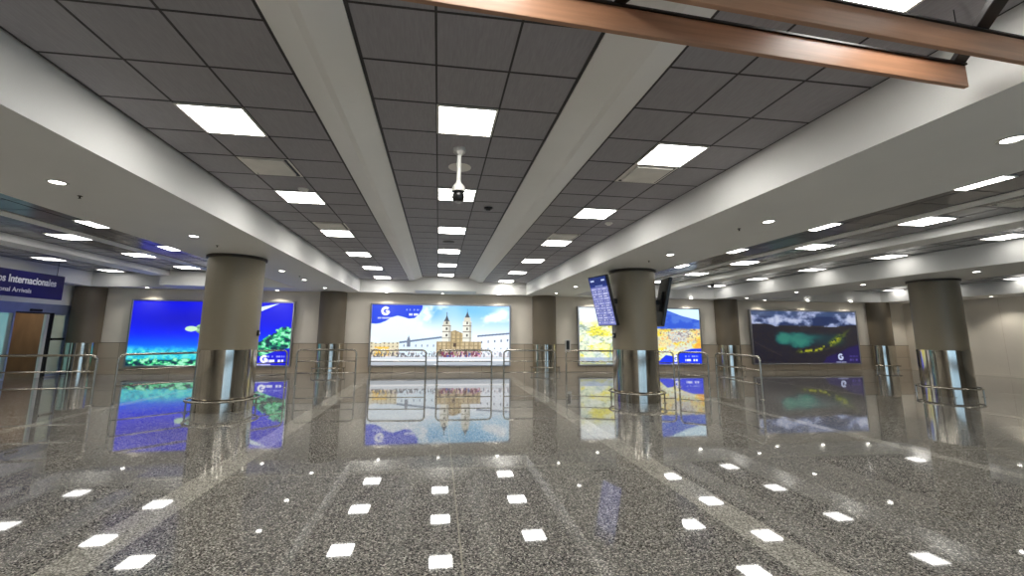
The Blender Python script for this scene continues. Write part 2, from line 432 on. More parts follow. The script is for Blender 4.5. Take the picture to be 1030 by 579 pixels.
# ================================================================== COLUMNS
RC = 0.54
def make_column(name, label, x, y, dark=False):
    t = thing(name, label, 'column', (x, y, 0)); t['kind'] = 'thing'
    b = MB(); b.lathe([(RC, 1.2), (RC, ZS - 0.06)], 'taupe', n=64); b.build('shaft', t)
    b = MB(); b.lathe([(RC, ZS - .06), (RC + .035, ZS - .055), (RC + .035, ZS - .005), (RC - .02, ZS - .005)], 'dark_taupe', n=64); b.build('top_collar', t)
    b = MB(); b.lathe([(RC + .008, 0.0), (RC + .008, 1.215), (RC, 1.215)], 'steel', n=96); b.build('steel_skirt', t)
    return t
CL = [(-4.38, 10.0), (4.83, 10.25), (14.0, 10.35)]
make_column('round_column', 'taupe round column with steel skirt in front of the blue undersea lightbox', *CL[0])
make_column('round_column', 'taupe round column carrying the two flight screens', *CL[1])
make_column('round_column', 'taupe round column near the grey side wall, rightmost of the freestanding columns', *CL[2])

def guard(x, y, r, label, a0=0, a1=2 * PI, h=.22, posts=4):
    t = thing('column_guard_rail', label, 'guard rail', (x, y, 0))
    b = MB(); n = 56
    if a1 - a0 > 6.2: b.tube([(r * math.cos(2 * PI * i / n), r * math.sin(2 * PI * i / n), h) for i in range(n)], .022, 'tube', closed=True)
    else: b.tube([(r * math.cos(a0 + (a1 - a0) * i / n), r * math.sin(a0 + (a1 - a0) * i / n), h) for i in range(n + 1)], .022, 'tube')
    b.build('ring_tube', t)
    for i in range(posts):
        a = (PI / 4 + 2 * PI * i / posts) if a1 - a0 > 6.2 else a0 + (a1 - a0) * (i + .15) / (posts - .7)
        p = MB(); p.lathe([(.016, .01), (.016, h)], 'tube', (r * math.cos(a), r * math.sin(a), 0), n=10)
        p.lathe([(0, .012), (.045, .012), (.045, 0), (0, 0)], 'tube', (r * math.cos(a), r * math.sin(a), 0), n=14); p.build('post', t)
for (x, y), l in zip(CL, ('beside the blue undersea lightbox', 'that carries the flight screens', 'nearest the grey side wall')):
    guard(x, y, .66, 'low steel ring rail around the foot of the column ' + l)

# half round columns against the far wall
HX = [(-12.84, 'in the far left corner by the sliding door'), (-4.2, 'between the undersea and church lightboxes'), (4.45, 'between the church and yellow city lightboxes'),
      (12.95, 'between the yellow city and crater lake lightboxes'), (20.95, 'right of the crater lake lightbox')]
for x, l in HX:
    t = thing('wall_column', 'taupe half column ' + l, 'column', (x, YW - .12, 0)); t['kind'] = 'thing'
    rr = .5 if x > XL + .5 else .46
    aa0, aa1 = PI, 2 * PI
    if x < XL + .5: rr = .5; aa0 = PI + .95
    b = MB(); b.lathe([(rr, 1.12), (rr, ZS - .002)], 'wall_taupe', n=40, a0=aa0, a1=aa1)
    b.box(-rr if x > XL + .5 else -.3, rr, 0, .08, 1.16, ZS - .002, 'wall_taupe'); b.build('shaft', t)
    b = MB(); b.lathe([(rr + .008, 0), (rr + .008, 1.14), (rr, 1.14)], 'steel', n=48, a0=aa0, a1=aa1); b.build('steel_skirt', t)
    if x > XL + .5:
        guard(x, YW - .12, .62, 'low curved bumper rail of the half column ' + l.replace(' lightboxes', ' posters'), PI + .12, 2 * PI - .12, .22, 3)

# ================================================================== CEILING LIGHTS
PROTO = {}
def panel_light(x, y, w, label, group, k='panel', z=ZC):
    if k not in PROTO:
        t = thing('recessed_light', label, 'ceiling light', (x, y, z), 0, group)
        b = MB(); h = .275; b.box(-h, h, -h, h, -.012, -.006, k); b.build('diffuser', t)
        b = MB(); o = .297
        for (a, c, d, e) in ((-o, o, -o, -h), (-o, o, h, o), (-o, -h, -h, h), (h, o, -h, h)): b.box(a, c, d, e, -.016, -.001, 'vent')
        b.build('frame', t); PROTO[k] = t
    else: t = dup(PROTO[k], (x, y, z), label, group)
    t.scale = (w, w, 1)
    return t
def row(x, ys, where, group, w=1.0, k='panel'):
    vis = [y for y in ys if y > 1.0]
    for y in ys:
        if y > 1.0: l = 'square light panel in %s, %s from camera' % (where, ORD[vis.index(y)])
        else: l = 'square light panel in %s, %s unseen behind camera' % (where, ORD[[q for q in sorted(ys, reverse=True) if q <= 1.0].index(y)])  # out of view, rows carried on to light the hall
        panel_light(x, y, w, l, group, k)
row(.21, [4.04 + 2.334 * k for k in range(-4, 6)], 'the central ceiling bay', 'light panels of the central bay', .97)
row(-2.195, [4.41 + 2.5 * k for k in range(-4, 6)], 'the bay left of the central bay', 'light panels of the bay left of centre', 1.02)
row(2.65, [4.48 + 2.53 * k for k in range(-4, 6)], 'the bay right of the central bay', 'light panels of the bay right of centre', 1.02)
row(-6.74, [9.45 + 2.5 * k for k in range(-4, 3)], 'the left aisle strip nearest the soffit', 'light panels of the left aisle')
row(-8.35, [10.87 + 2.34 * k for k in range(-4, 3)], 'the left aisle strip between pale beams', 'light panels of the left aisle')
row(-11.52, [14.44 + 2.5 * k for k in range(-6, 1)] + [16.9], 'the left aisle strip above the hanging sign', 'light panels of the left aisle', k='panel_soft')
row(7.18, [7.15 + 2.5 * k for k in range(-3, 4)], 'the right aisle strip nearest the soffit', 'light panels of the right aisle')
row(8.8, [6.46 + 2.4 * k for k in range(-3, 5)], 'the right aisle strip between pale beams', 'light panels of the right aisle')
row(11.8, [7.23 + 2.42 * k for k in range(-3, 5)], 'the right aisle strip beside the far soffit', 'light panels of the right aisle', k='panel_soft')
row(20.58, [12.49 + 2.44 * k for k in range(-4, 2)] + [16.85], 'the outermost bay by the grey side wall', 'light panels of the outermost bay', k='panel_soft')
row(15.9, [12.49 + 2.44 * k for k in range(-5, 2, 2)], 'the outermost bay, added past the far soffit', 'light panels of the outermost bay')  # hidden row, added for its light in the outer aisle

# round downlights set into the soffits
dl = [None]
def downlight(x, y, label, group, watts, blend=.8, cone=100):
    if dl[0] is None:
        t = thing('downlight', label, 'downlight', (x, y, ZS), 0, group)
        b = MB(); b.lathe([(0, -.004), (.062, -.004), (.066, -.001)], 'lens', n=24); b.build('lens', t)
        b = MB(); b.lathe([(.066, -.001), (.068, -.008), (.092, -.006), (.096, 0)], 'white', n=24); b.build('trim_ring', t); dl[0] = t
    else: t = dup(dl[0], (x, y, ZS), label, group)
    ld = bpy.data.lights.new('downlight_lamp', 'SPOT'); ld.energy = watts; ld.spot_size = math.radians(cone); ld.spot_blend = blend
    ld.shadow_soft_size = .05; ld.color = (1, .95, .86)
    lo = bpy.data.objects.new('downlight_lamp', ld); COL.objects.link(lo); lo.location = (0, 0, -.02); lo.parent = t
    return t
def drow(x, ys, where, grp):
    for i, y in enumerate(ys): downlight(x, y, 'small round downlight in %s, %s from camera' % (where, ORD[i]), grp, DOWN_W)
drow(-4.15, [2.5, 5.14, 7.81, 12.0, 13.94, 16.4], 'the wide soffit left of centre', 'downlights in the left soffit')
drow(4.57, [2.66, 5.3, 7.94, 12.0, 14.08, 16.5], 'the wide soffit right of centre', 'downlights in the right soffit')
drow(13.1, [6.0, 8.7, 11.6, 14.17, 16.8], 'the soffit over the rightmost column', 'downlights in the far right soffit')
for cx, what in ((-8.53, 'undersea'), (.13, 'church'), (8.8, 'yellow city'), (16.95, 'crater lake')):
    for d, s in ((-2.25, 'left'), (0, 'middle'), (2.3, 'right')):
        downlight(cx + d, 17.72, 'small round downlight above the %s lightbox, %s of three' % (what, s), 'downlights above the lightboxes', WASH_W, .5, 125)
for i, y in enumerate((11.4, 14.1, 16.83)):
    downlight(21.75, y, 'small round downlight beside the grey side wall, %s from the camera' % ORD[i], 'downlights along the side wall', WASH_W * 1.3, .5, 120)

# ceiling air vents: white plate with a dark slot on its near and right edge
vp = [None]
def vent(x, y, label, s=1.0):
    if vp[0] is None:
        t = thing('ceiling_vent', label, 'air vent', (x, y, ZC), 0, 'square air vents')
        b = MB(); b.box(-.3, .3, -.3, .3, -.006, -.001, 'vent'); b.build('plate', t)
        b = MB(); b.bbox(-.24, .24, -.29, .22, -.03, -.012, 'vent', .008); b.build('deflector', t)
        b = MB(); b.box(-.26, .27, .222, .262, -.012, -.005, 'black'); b.box(.242, .27, -.29, .222, -.012, -.005, 'black'); b.build('slot', t)
        vp[0] = t
    else: t = dup(vp[0], (x, y, ZC), label, 'square air vents')
    t.scale = (s, s, 1)
vent(-2.19, 5.66, 'square white air vent behind the nearest light panel of the bay left of centre')
vent(-2.17, 8.78, 'square white air vent before the third light panel, bay left of centre')
vent(2.65, 5.12, 'square white air vent directly behind the light panel, bay right of centre, nearer one')
vent(2.63, 8.9, 'square white air vent before the third light panel, bay right of centre, farther one')
vent(9.0, 5.2, 'square white air vent in the right aisle ceiling near the right edge of the view')

def disc(name, x, y, r, label, cat, z=ZC, k='white', h=.012):
    t = MB(); t.lathe([(0, -h), (r * .75, -h), (r * .8, -h * .6), (r, -h * .5), (r, 0)], k, n=28)
    o = t.build(name, None, (x, y, z)); o['label'] = label; o['category'] = cat; return o
disc('ceiling_speaker', .206, 5.27, .145, 'round grey ceiling speaker right behind the long stemmed dome camera', 'speaker', k='vent')
disc('ceiling_speaker', .17, 9.88, .14, 'round dark ceiling speaker farther down the central bay', 'speaker', k='dark_taupe')
for (x, y, l) in ((.77, 7.0, 'small black smoke detector in the central ceiling bay'), (-2.05, 6.5, 'small smoke detector before the second light panel of the bay left of centre'), (3.15, 7.6, 'small pale smoke detector beside the second light panel of the bay right of centre')):
    b = MB(); b.lathe([(0, -.05), (.035, -.048), (.045, -.03), (.07, -.02), (.075, 0)], 'black' if x < 1 and x > 0 else 'vent', n=20)
    o = b.build('smoke_detector', None, (x, y, ZC)); o['label'] = l; o['category'] = 'smoke detector'
for (x, y, l) in ((-4.3, 5.65, 'in the left soffit, nearest the camera'), (-4.15, 8.6, 'in the left soffit just before the column'), (4.45, 5.75, 'in the right soffit, nearest the camera'), (4.5, 8.7, 'in the right soffit just before the column'), (-4.0, 13.0, 'in the left soffit beyond the column')):
    t = thing('sprinkler', 'tiny dark fire sprinkler ' + l, 'sprinkler', (x, y, ZS), 0, 'sprinklers in the soffits')
    b = MB(); b.lathe([(.025, 0), (.025, -.005), (.008, -.01), (.008, -.03), (0, -.03)], 'dark_taupe', n=14); b.build('body', t)
    b = MB(); b.lathe([(0, -.034), (.016, -.033), (.016, -.031), (0, -.03)], 'dark_taupe', n=12); b.build('deflector', t)

# ================================================================== DOME CAMERAS
def ptz(x, y, zb, label, s=1.0, top=ZC):
    t = thing('dome_camera', label, 'security camera', (x, y, top))
    L = top - zb
    b = MB(); b.lathe([(0, 0), (.07, 0), (.074, -.02), (.07, -.05), (.04, -.075), (.026, -.09)], 'white', n=28); b.build('mount_cap', t)
    b = MB(); b.lathe([(.026, -.08), (.026, -L + .24)], 'white', n=20); b.build('stem', t)
    b = MB(); b.lathe([(.026, -L + .25), (.036, -L + .23), (.072, -L + .19), (.078, -L + .135), (.072, -L + .13)], 'white', n=32); b.build('housing', t)
    b = MB(); b.lathe([(.060, -L + .135)] + [(.072 * math.cos(a), -L + .072 - .072 * math.sin(a)) for a in [-.8 + (PI / 2 + .8) * i / 14 for i in range(0, 15)]], 'black', n=32)
    d = b.build('dome', t)
    b = MB(); b.lathe([(.0, -L - .002), (.03, -L + .004), (.045, -L + .013)], 'alu', n=20); b.build('chin_ring', t)
    return t
ptz(.175, 4.7, 1.445 + EYE, 'white dome camera on a long ceiling stem in the central bay')
ptz(9.95, 14.5, 1.74 + EYE, 'small dark dome camera hanging in the right aisle above the yellow city lightbox')

# ================================================================== RAILINGS
def rail(p, q, label, h=1.05, r=.025):
    P, Q = Vector((*p, 0)), Vector((*q, 0)); L = (Q - P).length; an = math.atan2(Q.y - P.y, Q.x - P.x)
    t = thing('steel_railing', label, 'railing', P, an, 'steel crowd railings')
    R = .12; pts = [(0, 0, .01)]
    pts += [(R - R * math.cos(a), 0, h - R + R * math.sin(a)) for a in [PI / 2 * i / 6 for i in range(7)]]
    pts += [(L - R + R * math.sin(a), 0, h - R + R * math.cos(a)) for a in [PI / 2 * i / 6 for i in range(7)]]
    pts += [(L, 0, .01)]
    b = MB(); b.tube(pts, r, 'tube', n=12); b.build('bent_frame', t)
    for z in (.365, .71):
        b = MB(); b.tube([(r * .6, 0, z), (L - r * .6, 0, z)], .015, 'tube', n=8); b.build('crossbar', t)
    for x in (0, L):
        b = MB(); b.lathe([(0, .01), (.055, .01), (.06, 0)], 'tube', (x, 0, 0), n=16); b.build('floor_flange', t)
rail((-10.7, 10.35), (-7.3, 10.7), 'steel railing at the left edge in front of the sliding door')
rail((-7.06, 10.98), (-4.35, 13.59), 'steel railing running behind the left column before the undersea lightbox')
rail((-4.18, 13.95), (-2.48, 14.02), 'steel railing before the half column left of the church lightbox')
rail((-2.05, 13.95), (-.36, 13.85), 'steel railing before the left half of the church lightbox')
rail((-.01, 13.83), (1.69, 13.82), 'steel railing before the church towers of the lightbox')
rail((2.08, 13.8), (3.75, 13.8), 'steel railing before the half column right of the church lightbox')
rail((4.11, 13.78), (7.3, 12.83), 'steel railing running behind the column with the flight screens')
rail((7.37, 12.68), (8.04, 12.19), 'short steel railing just right of the flight screen column before the yellow city lightbox')
rail((8.12, 11.92), (8.05, 10.04), 'steel railing pointing towards the camera, rightmost of the railings')

# ================================================================== PAINTED PANELS
rng = np.random.RandomState(7)
def vnoise(u, v, sx, sy, seed=0, octv=4):
    out = np.zeros_like(u); amp = 1; tot = 0
    for o in range(octv):
        r = np.random.RandomState(seed * 31 + o); nx, ny = int(sx * 2 ** o) + 3, int(sy * 2 ** o) + 3
        g = r.rand(ny, nx); x = u * (nx - 2); y = v * (ny - 2); xi = x.astype(int); yi = y.astype(int); fx = x - xi; fy = y - yi
        fx = fx * fx * (3 - 2 * fx); fy = fy * fy * (3 - 2 * fy)
        out += amp * ((g[yi, xi] * (1 - fx) + g[yi, xi + 1] * fx) * (1 - fy) + (g[yi + 1, xi] * (1 - fx) + g[yi + 1, xi + 1] * fx) * fy)
        tot += amp; amp *= .55
    return out / tot
def C(r, g, b_): return np.array([r, g, b_], float)
def mixc(img, col, a):
    a = np.clip(a, 0, 1)[..., None]; return img * (1 - a) + np.asarray(col, float) * a
def ss(e0, e1, x):
    t = np.clip((x - e0) / (e1 - e0), 0, 1); return t * t * (3 - 2 * t)
def inbox(u, v, a, b_, c, d): return ((u > a) & (u < b_) & (v > c) & (v < d)).astype(float)
ASP = 2.4
def logo(img, u, v, cx, cy, r, col=(245, 248, 255)):
    x, y = (u - cx) * ASP, v - cy; d = np.hypot(x, y); a = np.arctan2(y, x)
    ring = (d > r * .45) & (d < r) & ~((a > -.15) & (a < .75) & (d > r * .5)); img = mixc(img, col, ring.astype(float))
    sw = (np.abs(x - r * .42) < r * .42) & (np.abs(y + r * .02) < r * .17); img = mixc(img, col, sw.astype(float))
    img = mixc(img, col, inbox(u, v, cx - r * .72, cx + r * .72, cy - r * 1.75, cy - r * 1.4) * (np.sin(u * 900) > -.4) * .85)
    return img
def textlines(img, u, v, x0, x1, y0, h, seed, col=(240, 244, 255), gap=2.1):
    for i in range(2):
        yy = y0 - i * h * gap; hh = h * (1 if i else .75)
        m_ = inbox(u, v, x0, x1, yy, yy + hh) * (vnoise(u, v * 0 + .5, 130, 1, seed + i, 1) > .36)
        img = mixc(img, col, m_ * (.95 if i else .6))
    return img
def paint_church(u, v):
    n = vnoise(u, v, 7, 4, 3); n2 = vnoise(u, v, 60, 30, 5)
    img = np.zeros(u.shape + (3,)) + C(226, 238, 246)
    img = mixc(img, C(120, 190, 235), ss(.35, .75, u) * ss(.45, 1.0, v) * 1.1); img = mixc(img, C(70, 160, 225), ss(.55, 1, v) * ss(.3, .42, u) * (1 - ss(.42, .62, u)) * .9)
    img = mixc(img, C(242, 246, 250), ss(.5, .75, n) * .9); img = mixc(img, C(252, 252, 255), np.exp(-((u - .95) / .06) ** 2 - ((v - .88) / .09) ** 2))
    img = mixc(img, C(205, 225, 238), (1 - ss(.25, .6, v)) * .5)
    # long white convent right
    roof = .47 + (u - .7) * .2
    img = mixc(img, C(228, 235, 243), ((u > .76) & (v < roof)) * 1.); img = mixc(img, C(96, 112, 140), ((u > .76) & (np.abs(v - roof) < .014)) * 1.)
    for k in range(6):
        cx = .79 + k * .048; img = mixc(img, C(70, 84, 110), inbox(u, v, cx, cx + .009, .36 + k * .008, .40 + k * .008))
        img = mixc(img, C(90, 100, 120), inbox(u, v, cx, cx + .008, .26, .285))
    # left white range with grey roof
    roof = .37 + (u - .2) * .3
    img = mixc(img, C(214, 230, 240), ((u > .2) & (u < .53) & (v < roof)) * 1.); img = mixc(img, C(104, 124, 150), ((u > .2) & (u < .53) & (np.abs(v - roof) < .016)) * 1.)
    img = mixc(img, C(112, 122, 140), ((np.abs(u - .265) < .012 * (1 - ss(.4, .5, v))) & (v < .5) & (v > .3)) * 1.)
    for k in range(7):
        cx = .23 + k * .042; img = mixc(img, C(90, 104, 128), inbox(u, v, cx, cx + .007, .30, .335))
    # yellowish old houses far left
    top = .36 + .05 * (vnoise(u, v * 0 + .3, 16, 1, 9, 2) - .3)
    img = mixc(img, C(214, 205, 176), ((u < .2) & (v < top)) * 1.); img = mixc(img, C(120, 108, 92), ((u < .2) & (v < top) & (np.sin(u * 210) > .5) & (np.sin(v * 110) > .1)) * .8)
    img = mixc(img, C(236, 190, 70), ((u < .13) & (u > .03) & (v < .3) & (n2 > .45)) * .9)
    # church facade
    st = C(196, 178, 140)
    fac = inbox(u, v, .465, .79, .14, .39); img = mixc(img, st, fac)
    pt = ((u > .535) & (u < .655) & (v < .585 - np.abs(u - .595) * .9) & (v > .3)) * 1.; img = mixc(img, C(190, 170, 126), pt)
    fe = np.maximum(fac, pt); img = mixc(img, C(118, 98, 70), fe * ((np.sin(u * 190) > .55) | (np.sin(v * 105) > .8)) * .55); img = mixc(img, C(150, 128, 92), fe * (n2 > .55) * .5)
    for cx, sp, tb in ((.535, .87, .735), (.685, .93, .80)):
        w = .032
        img = mixc(img, C(226, 226, 214), inbox(u, v, cx - w, cx + w, .39, tb * .92)); img = mixc(img, C(206, 204, 188), inbox(u, v, cx - w * .8, cx + w * .8, tb * .9, tb))
        img = mixc(img, C(150, 146, 134), inbox(u, v, cx + w * .45, cx + w, .39, tb * .9) * .6)
        for z in (.44, .55, .65): img = mixc(img, C(120, 112, 98), inbox(u, v, cx - w, cx + w, z, z + .012)); img = mixc(img, C(74, 68, 62), inbox(u, v, cx - .007, cx + .007, z + .035, z + .075))
        img = mixc(img, C(70, 76, 86), ((np.abs(u - cx) < w * .62 * (1 - (v - tb) / (sp - tb)) ** 1.6) & (v >= tb) & (v < sp)) * 1.)
        img = mixc(img, C(60, 60, 66), inbox(u, v, cx - .002, cx + .002, tb, sp + .02))
    for k in range(5): img = mixc(img, C(80, 62, 48), inbox(u, v, .49 + k * .06, .505 + k * .06, .17, .26))
    img = mixc(img, C(80, 62, 48), inbox(u, v, .585, .607, .3, .36))
    # square and crowd
    img = mixc(img, C(206, 212, 218), (v < .145) * 1.); img = mixc(img, C(150, 158, 168), (v < .055) * (.6)); img = mixc(img, C(236, 238, 240), inbox(u, v, 0, 1, .06, .085))
    cr = vnoise(u, v, 110, 22, 21, 2); cols = [C(40, 40, 56), C(190, 110, 150), C(60, 80, 150), C(220, 200, 200), C(120, 60, 80)]
    for i, cc in enumerate(cols):
        q = vnoise(u, v, 120, 26, 40 + i, 1); wgt = ((v < .22) & (v > .125) & (q > .62)) * (.95 if i in (0, 3) else 1.) * (np.where((u > .5) & (u < .8), 1, .45 if i in (0, 3) else .0))
        img = mixc(img, cc, wgt)
    img = mixc(img, C(70, 70, 78), ((v < .2) & (v > .13) & (cr > .55) & (u < .5)) * .7)
    # blue wave
    edge = np.interp(u, [0, .03, .06, .10, .14, .18, .22, .26, .30, .33, .355, .36], [.685, .68, .69, .73, .79, .82, .80, .77, .78, .84, .94, 1.1])
    img = mixc(img, C(22, 64, 214), ss(-.008, .008, v - edge)); img = logo(img, u, v, .095, .895, .075)
    return textlines(img, u, v, .24, .365 - .03, .905, .04, 3)
def wave_br(img, u, v, x0=.62, h=.26, col=(20, 30, 200)):
    edge = np.interp(u, [x0 - .02, x0, x0 + .06, x0 + .12, x0 + .2, x0 + .28, 1], [-.2, .05, .16, .14, h * .8, h * .98, h])
    img = mixc(img, col, ss(-.008, .008, edge - v)); img = logo(img, u, v, x0 + .14, .1, .06)
    return textlines(img, u, v, .86, .97, .125, .035, 8)
def paint_reef(u, v):
    n = vnoise(u, v, 6, 4, 11); n2 = vnoise(u, v, 40, 22, 12)
    img = np.zeros(u.shape + (3,)) + C(2, 8, 214)
    img = mixc(img, C(0, 40, 246), ss(.8, .35, v) * .8); img = mixc(img, C(0, 110, 240), 1 - ss(.2, .55, v)); img = mixc(img, C(0, 0, 175), np.exp(-((u - .35) / .28) ** 2 - ((v - .72) / .16) ** 2) * .7)
    sand = .24 + .05 * (n - .5); a = ss(-.09, .05, sand - v) * ss(.75, .6, u); img = mixc(img, C(40, 190, 214), a); img = mixc(img, C(110, 228, 215), a * ss(.42, .62, n2) * .8); img = mixc(img, C(10, 110, 140), a * ss(.42, .28, n2) * .5)
    # reef at the right
    reef = np.interp(u, [.6, .7, .8, .88, .95, 1.], [.1, .2, .38, .5, .62, .6]) + .09 * (n2 - .5); a = ss(-.01, .01, reef - v)
    img = mixc(img, C(10, 90, 90), a); img = mixc(img, C(60, 190, 120), a * (n2 > .48)); img = mixc(img, C(150, 225, 190), a * (n2 > .6)); img = mixc(img, C(6, 40, 60), a * (n2 < .38))
    # turtle swimming left
    x, y = (u - .475) * ASP, v - .57
    img = mixc(img, C(150, 190, 150), ((x / .2) ** 2 + (y / .1) ** 2 < 1) * 1.); img = mixc(img, C(90, 130, 90), ((x / .2) ** 2 + (y / .1) ** 2 < 1) * (np.sin(x * 70) * np.sin(y * 80) > .1) * .8)
    img = mixc(img, C(190, 226, 190), (((x + .26) / .09) ** 2 + ((y - .0) / .042) ** 2 < 1) * 1.)
    img = mixc(img, C(170, 210, 170), (((x + .08 + y * .3) / .05) ** 2 + ((y + .14) / .12) ** 2 < 1) * 1.); img = mixc(img, C(170, 210, 170), (((x + .02 - y * .5) / .04) ** 2 + ((y - .12) / .1) ** 2 < 1) * 1.)
    # pale ray at the top right
    x, y = (u - .80) * ASP, v - .9; img = mixc(img, C(215, 235, 240), ((np.abs(y - .35 * x) < .035 * (1 - np.abs(x) / .26)) & (np.abs(x) < .26)) * 1.)
    return wave_br(img, u, v, .7, .27, (10, 16, 205))
def paint_city(u, v):
    n = vnoise(u, v, 9, 6, 15, 5); n2 = vnoise(u, v, 70, 40, 16, 3); n3 = vnoise(u, v, 5, 5, 18, 3)
    img = np.zeros(u.shape + (3,)) + C(214, 226, 196)
    img = mixc(img, C(238, 226, 60), ss(.42, .58, n) * ss(.85, .6, v)); img = mixc(img, C(150, 176, 184), ss(.55, .7, n3) * .7 * (v < .7))
    img = mixc(img, C(225, 235, 240), ss(.66, .85, v)); img = mixc(img, C(120, 140, 130), ss(.55, .7, n2) * .5 * (v < .72)); img = mixc(img, C(240, 240, 214), ss(.45, .3, n2) * .7 * (v < .76)); img = mixc(img, C(236, 240, 236), ss(.5, .62, vnoise(u, v, 14, 12, 77, 3)) * (u < .5) * .6)
    # curved avenue
    for rr, cc in ((.42, C(160, 184, 168)), (.36, C(226, 230, 205)), (.30, C(128, 156, 150))):
        d = np.abs(np.hypot((u - .42) * ASP, (v - .2) * 1.15) - rr); img = mixc(img, cc, (d < .022) * (v > .12) * .85)
    img = mixc(img, C(246, 222, 20), np.exp(-((u - .38) * ASP / .2) ** 2 - ((v - .32) / .13) ** 2) * (n2 > .42))
    img = mixc(img, C(110, 130, 190), (v < .12) * (u < .3) * .5)
    # volcano
    mt_ = np.interp(u, [.3, .45, .62, .7, .85, 1], [.62, .8, 1.02, 1.0, .88, .8]); a = (v < mt_) * ss(.58, .66, v + .08 * (n - .5)) * (u > .42)
    img = mixc(img, C(44, 84, 200), a * 1.); img = mixc(img, C(90, 130, 215), a * ss(.5, .62, n) * .6); img = mixc(img, C(205, 235, 250), (v >= mt_) * (u > .5))
    hs_ = ((v < .64) & (u > .5)); img = mixc(img, C(244, 222, 60), hs_ * ss(.4, .55, n) * .75); img = mixc(img, C(226, 222, 214), hs_ * ss(.5, .66, n3) * .6); img = mixc(img, C(120, 96, 110), hs_ * ss(.46, .34, n2) * ss(.2, .6, v) * .8); img = mixc(img, C(230, 150, 70), hs_ * ss(.6, .7, n2) * .6); img = mixc(img, C(232, 150, 66), hs_ * ss(.8, .95, u) * ss(.52, .3, v) * ss(.45, .6, n) * .7)
    return wave_br(img, u, v, .64, .28, (14, 50, 226))
def paint_lake(u, v):
    n = vnoise(u, v, 8, 5, 25, 5); n2 = vnoise(u, v, 40, 24, 26, 3); n3 = vnoise(u, v, 12, 20, 28, 3)
    img = np.zeros(u.shape + (3,)) + C(34, 30, 34)
    img = mixc(img, C(26, 44, 88), (v > .72) * 1.); img = mixc(img, C(150, 162, 200), (v > .70) * ss(.42, .62, n)); img = mixc(img, C(190, 198, 222), (v > .74) * ss(.56, .72, n)); img = mixc(img, C(84, 104, 140), ((v > .90) & (n < .5)) * .5)
    rid = .72 + .035 * np.sin(u * 9 + 1) * (u < .4) - .03 * ss(.15, .3, u) + .05 * (u > .9) + .03 * (n3 - .5); a = (v < rid); img = mixc(img, C(24, 22, 38), a * 1.); img = mixc(img, C(40, 34, 34), a * (n2 > .5) * .5)
    nn = vnoise(u, v, 10, 7, 61, 4) - .5; img = mixc(img, C(18, 46, 56), ss(.62, .5, v) * ss(.28, .42, v) * ss(.2, .34, u) * ss(.92, .8, u) * .9)
    d = ((u - .40) / .19) ** 2 + ((v - .45 + .25 * (u - .4)) / .155) ** 2 + 1.3 * nn; img = mixc(img, C(20, 84, 84), ss(1.2, .6, d)); img = mixc(img, C(50, 128, 112), ss(.9, .1, d) * .9)
    img = mixc(img, C(30, 100, 96), np.exp(-((u - .52) / .12) ** 2 - ((v - .5) / .05) ** 2) * .8)
    sh = .23 + .04 * nn + .34 * ss(.5, .95, u) ** 1.3; w_ = .035 + .04 * ss(.6, .85, u)
    img = mixc(img, C(104, 120, 26), np.exp(-((v - sh) / w_) ** 2) * ss(.36, .46, u) * ss(.93, .8, u) * ss(.36, .5, n2)); img = mixc(img, C(190, 184, 38), np.exp(-((v - sh) / (w_ * .6)) ** 2) * ss(.4, .5, u) * ss(.88, .8, u) * ss(.5, .62, n2) * .9)
    img = mixc(img, C(70, 84, 30), np.exp(-((v - .3 - (u - .72) * 1.7) / .03) ** 2) * ss(.78, .82, u) * ss(.97, .9, u) * .6)
    img = mixc(img, C(84, 74, 66), np.exp(-((v - .42 + u * 1.1) / .012) ** 2) * (u < .26) * .5)
    edge = np.interp(u, [.62, .68, .8, .9, 1], [-.05, .12, .2, .3, .36]); img = mixc(img, C(26, 14, 78), ss(-.03, .03, edge - v)); img = logo(img, u, v, .815, .12, .065, (190, 200, 230))
    return textlines(img, u, v, .9, .98, .12, .035, 5, (90, 80, 160))
def paint_flights(u, v):
    img = np.zeros(u.shape + (3,)) + C(126, 132, 196)
    img = mixc(img, C(20, 40, 110), (v > .84) * 1.); img = mixc(img, C(30, 50, 130), inbox(u, v, 0, 1, .79, .84))
    n = vnoise(u, v, 60, 2, 33, 1)
    for k in range(15):
        y = .775 - k * .05
        img = mixc(img, C(108, 114, 182) if k % 2 else C(134, 140, 204), inbox(u, v, 0, 1, y - .05, y))
        q = vnoise(u, v * 0 + k * .06, 40, 15, 35 + k, 1)
        img = mixc(img, C(214, 218, 244), inbox(u, v, 0, 1, y - .036, y - .014) * (q > .48) * (((u > .05) & (u < .3)) | ((u > .36) & (u < .6)) | ((u > .68) & (u < .92))))
    img = mixc(img, C(200, 210, 240), inbox(u, v, .08, .3, .91, .945) + inbox(u, v, .72, .9, .91, .945)); img = mixc(img, C(150, 165, 220), inbox(u, v, .3, .75, .80, .828) * (np.sin(u * 90) > -.2))
    return img
def vcmat(name, s, rough=.3):
    mt, nt, b_ = nodes_of(name); a = nt.nodes.new('ShaderNodeVertexColor'); a.layer_name = 'picture'
    b_.inputs['Base Color'].default_value = (.02, .02, .02, 1); nt.links.new(a.outputs[0], b_.inputs['Emission Color']); b_.inputs['Emission Strength'].default_value = s
    b_.inputs['Roughness'].default_value = rough; return mt
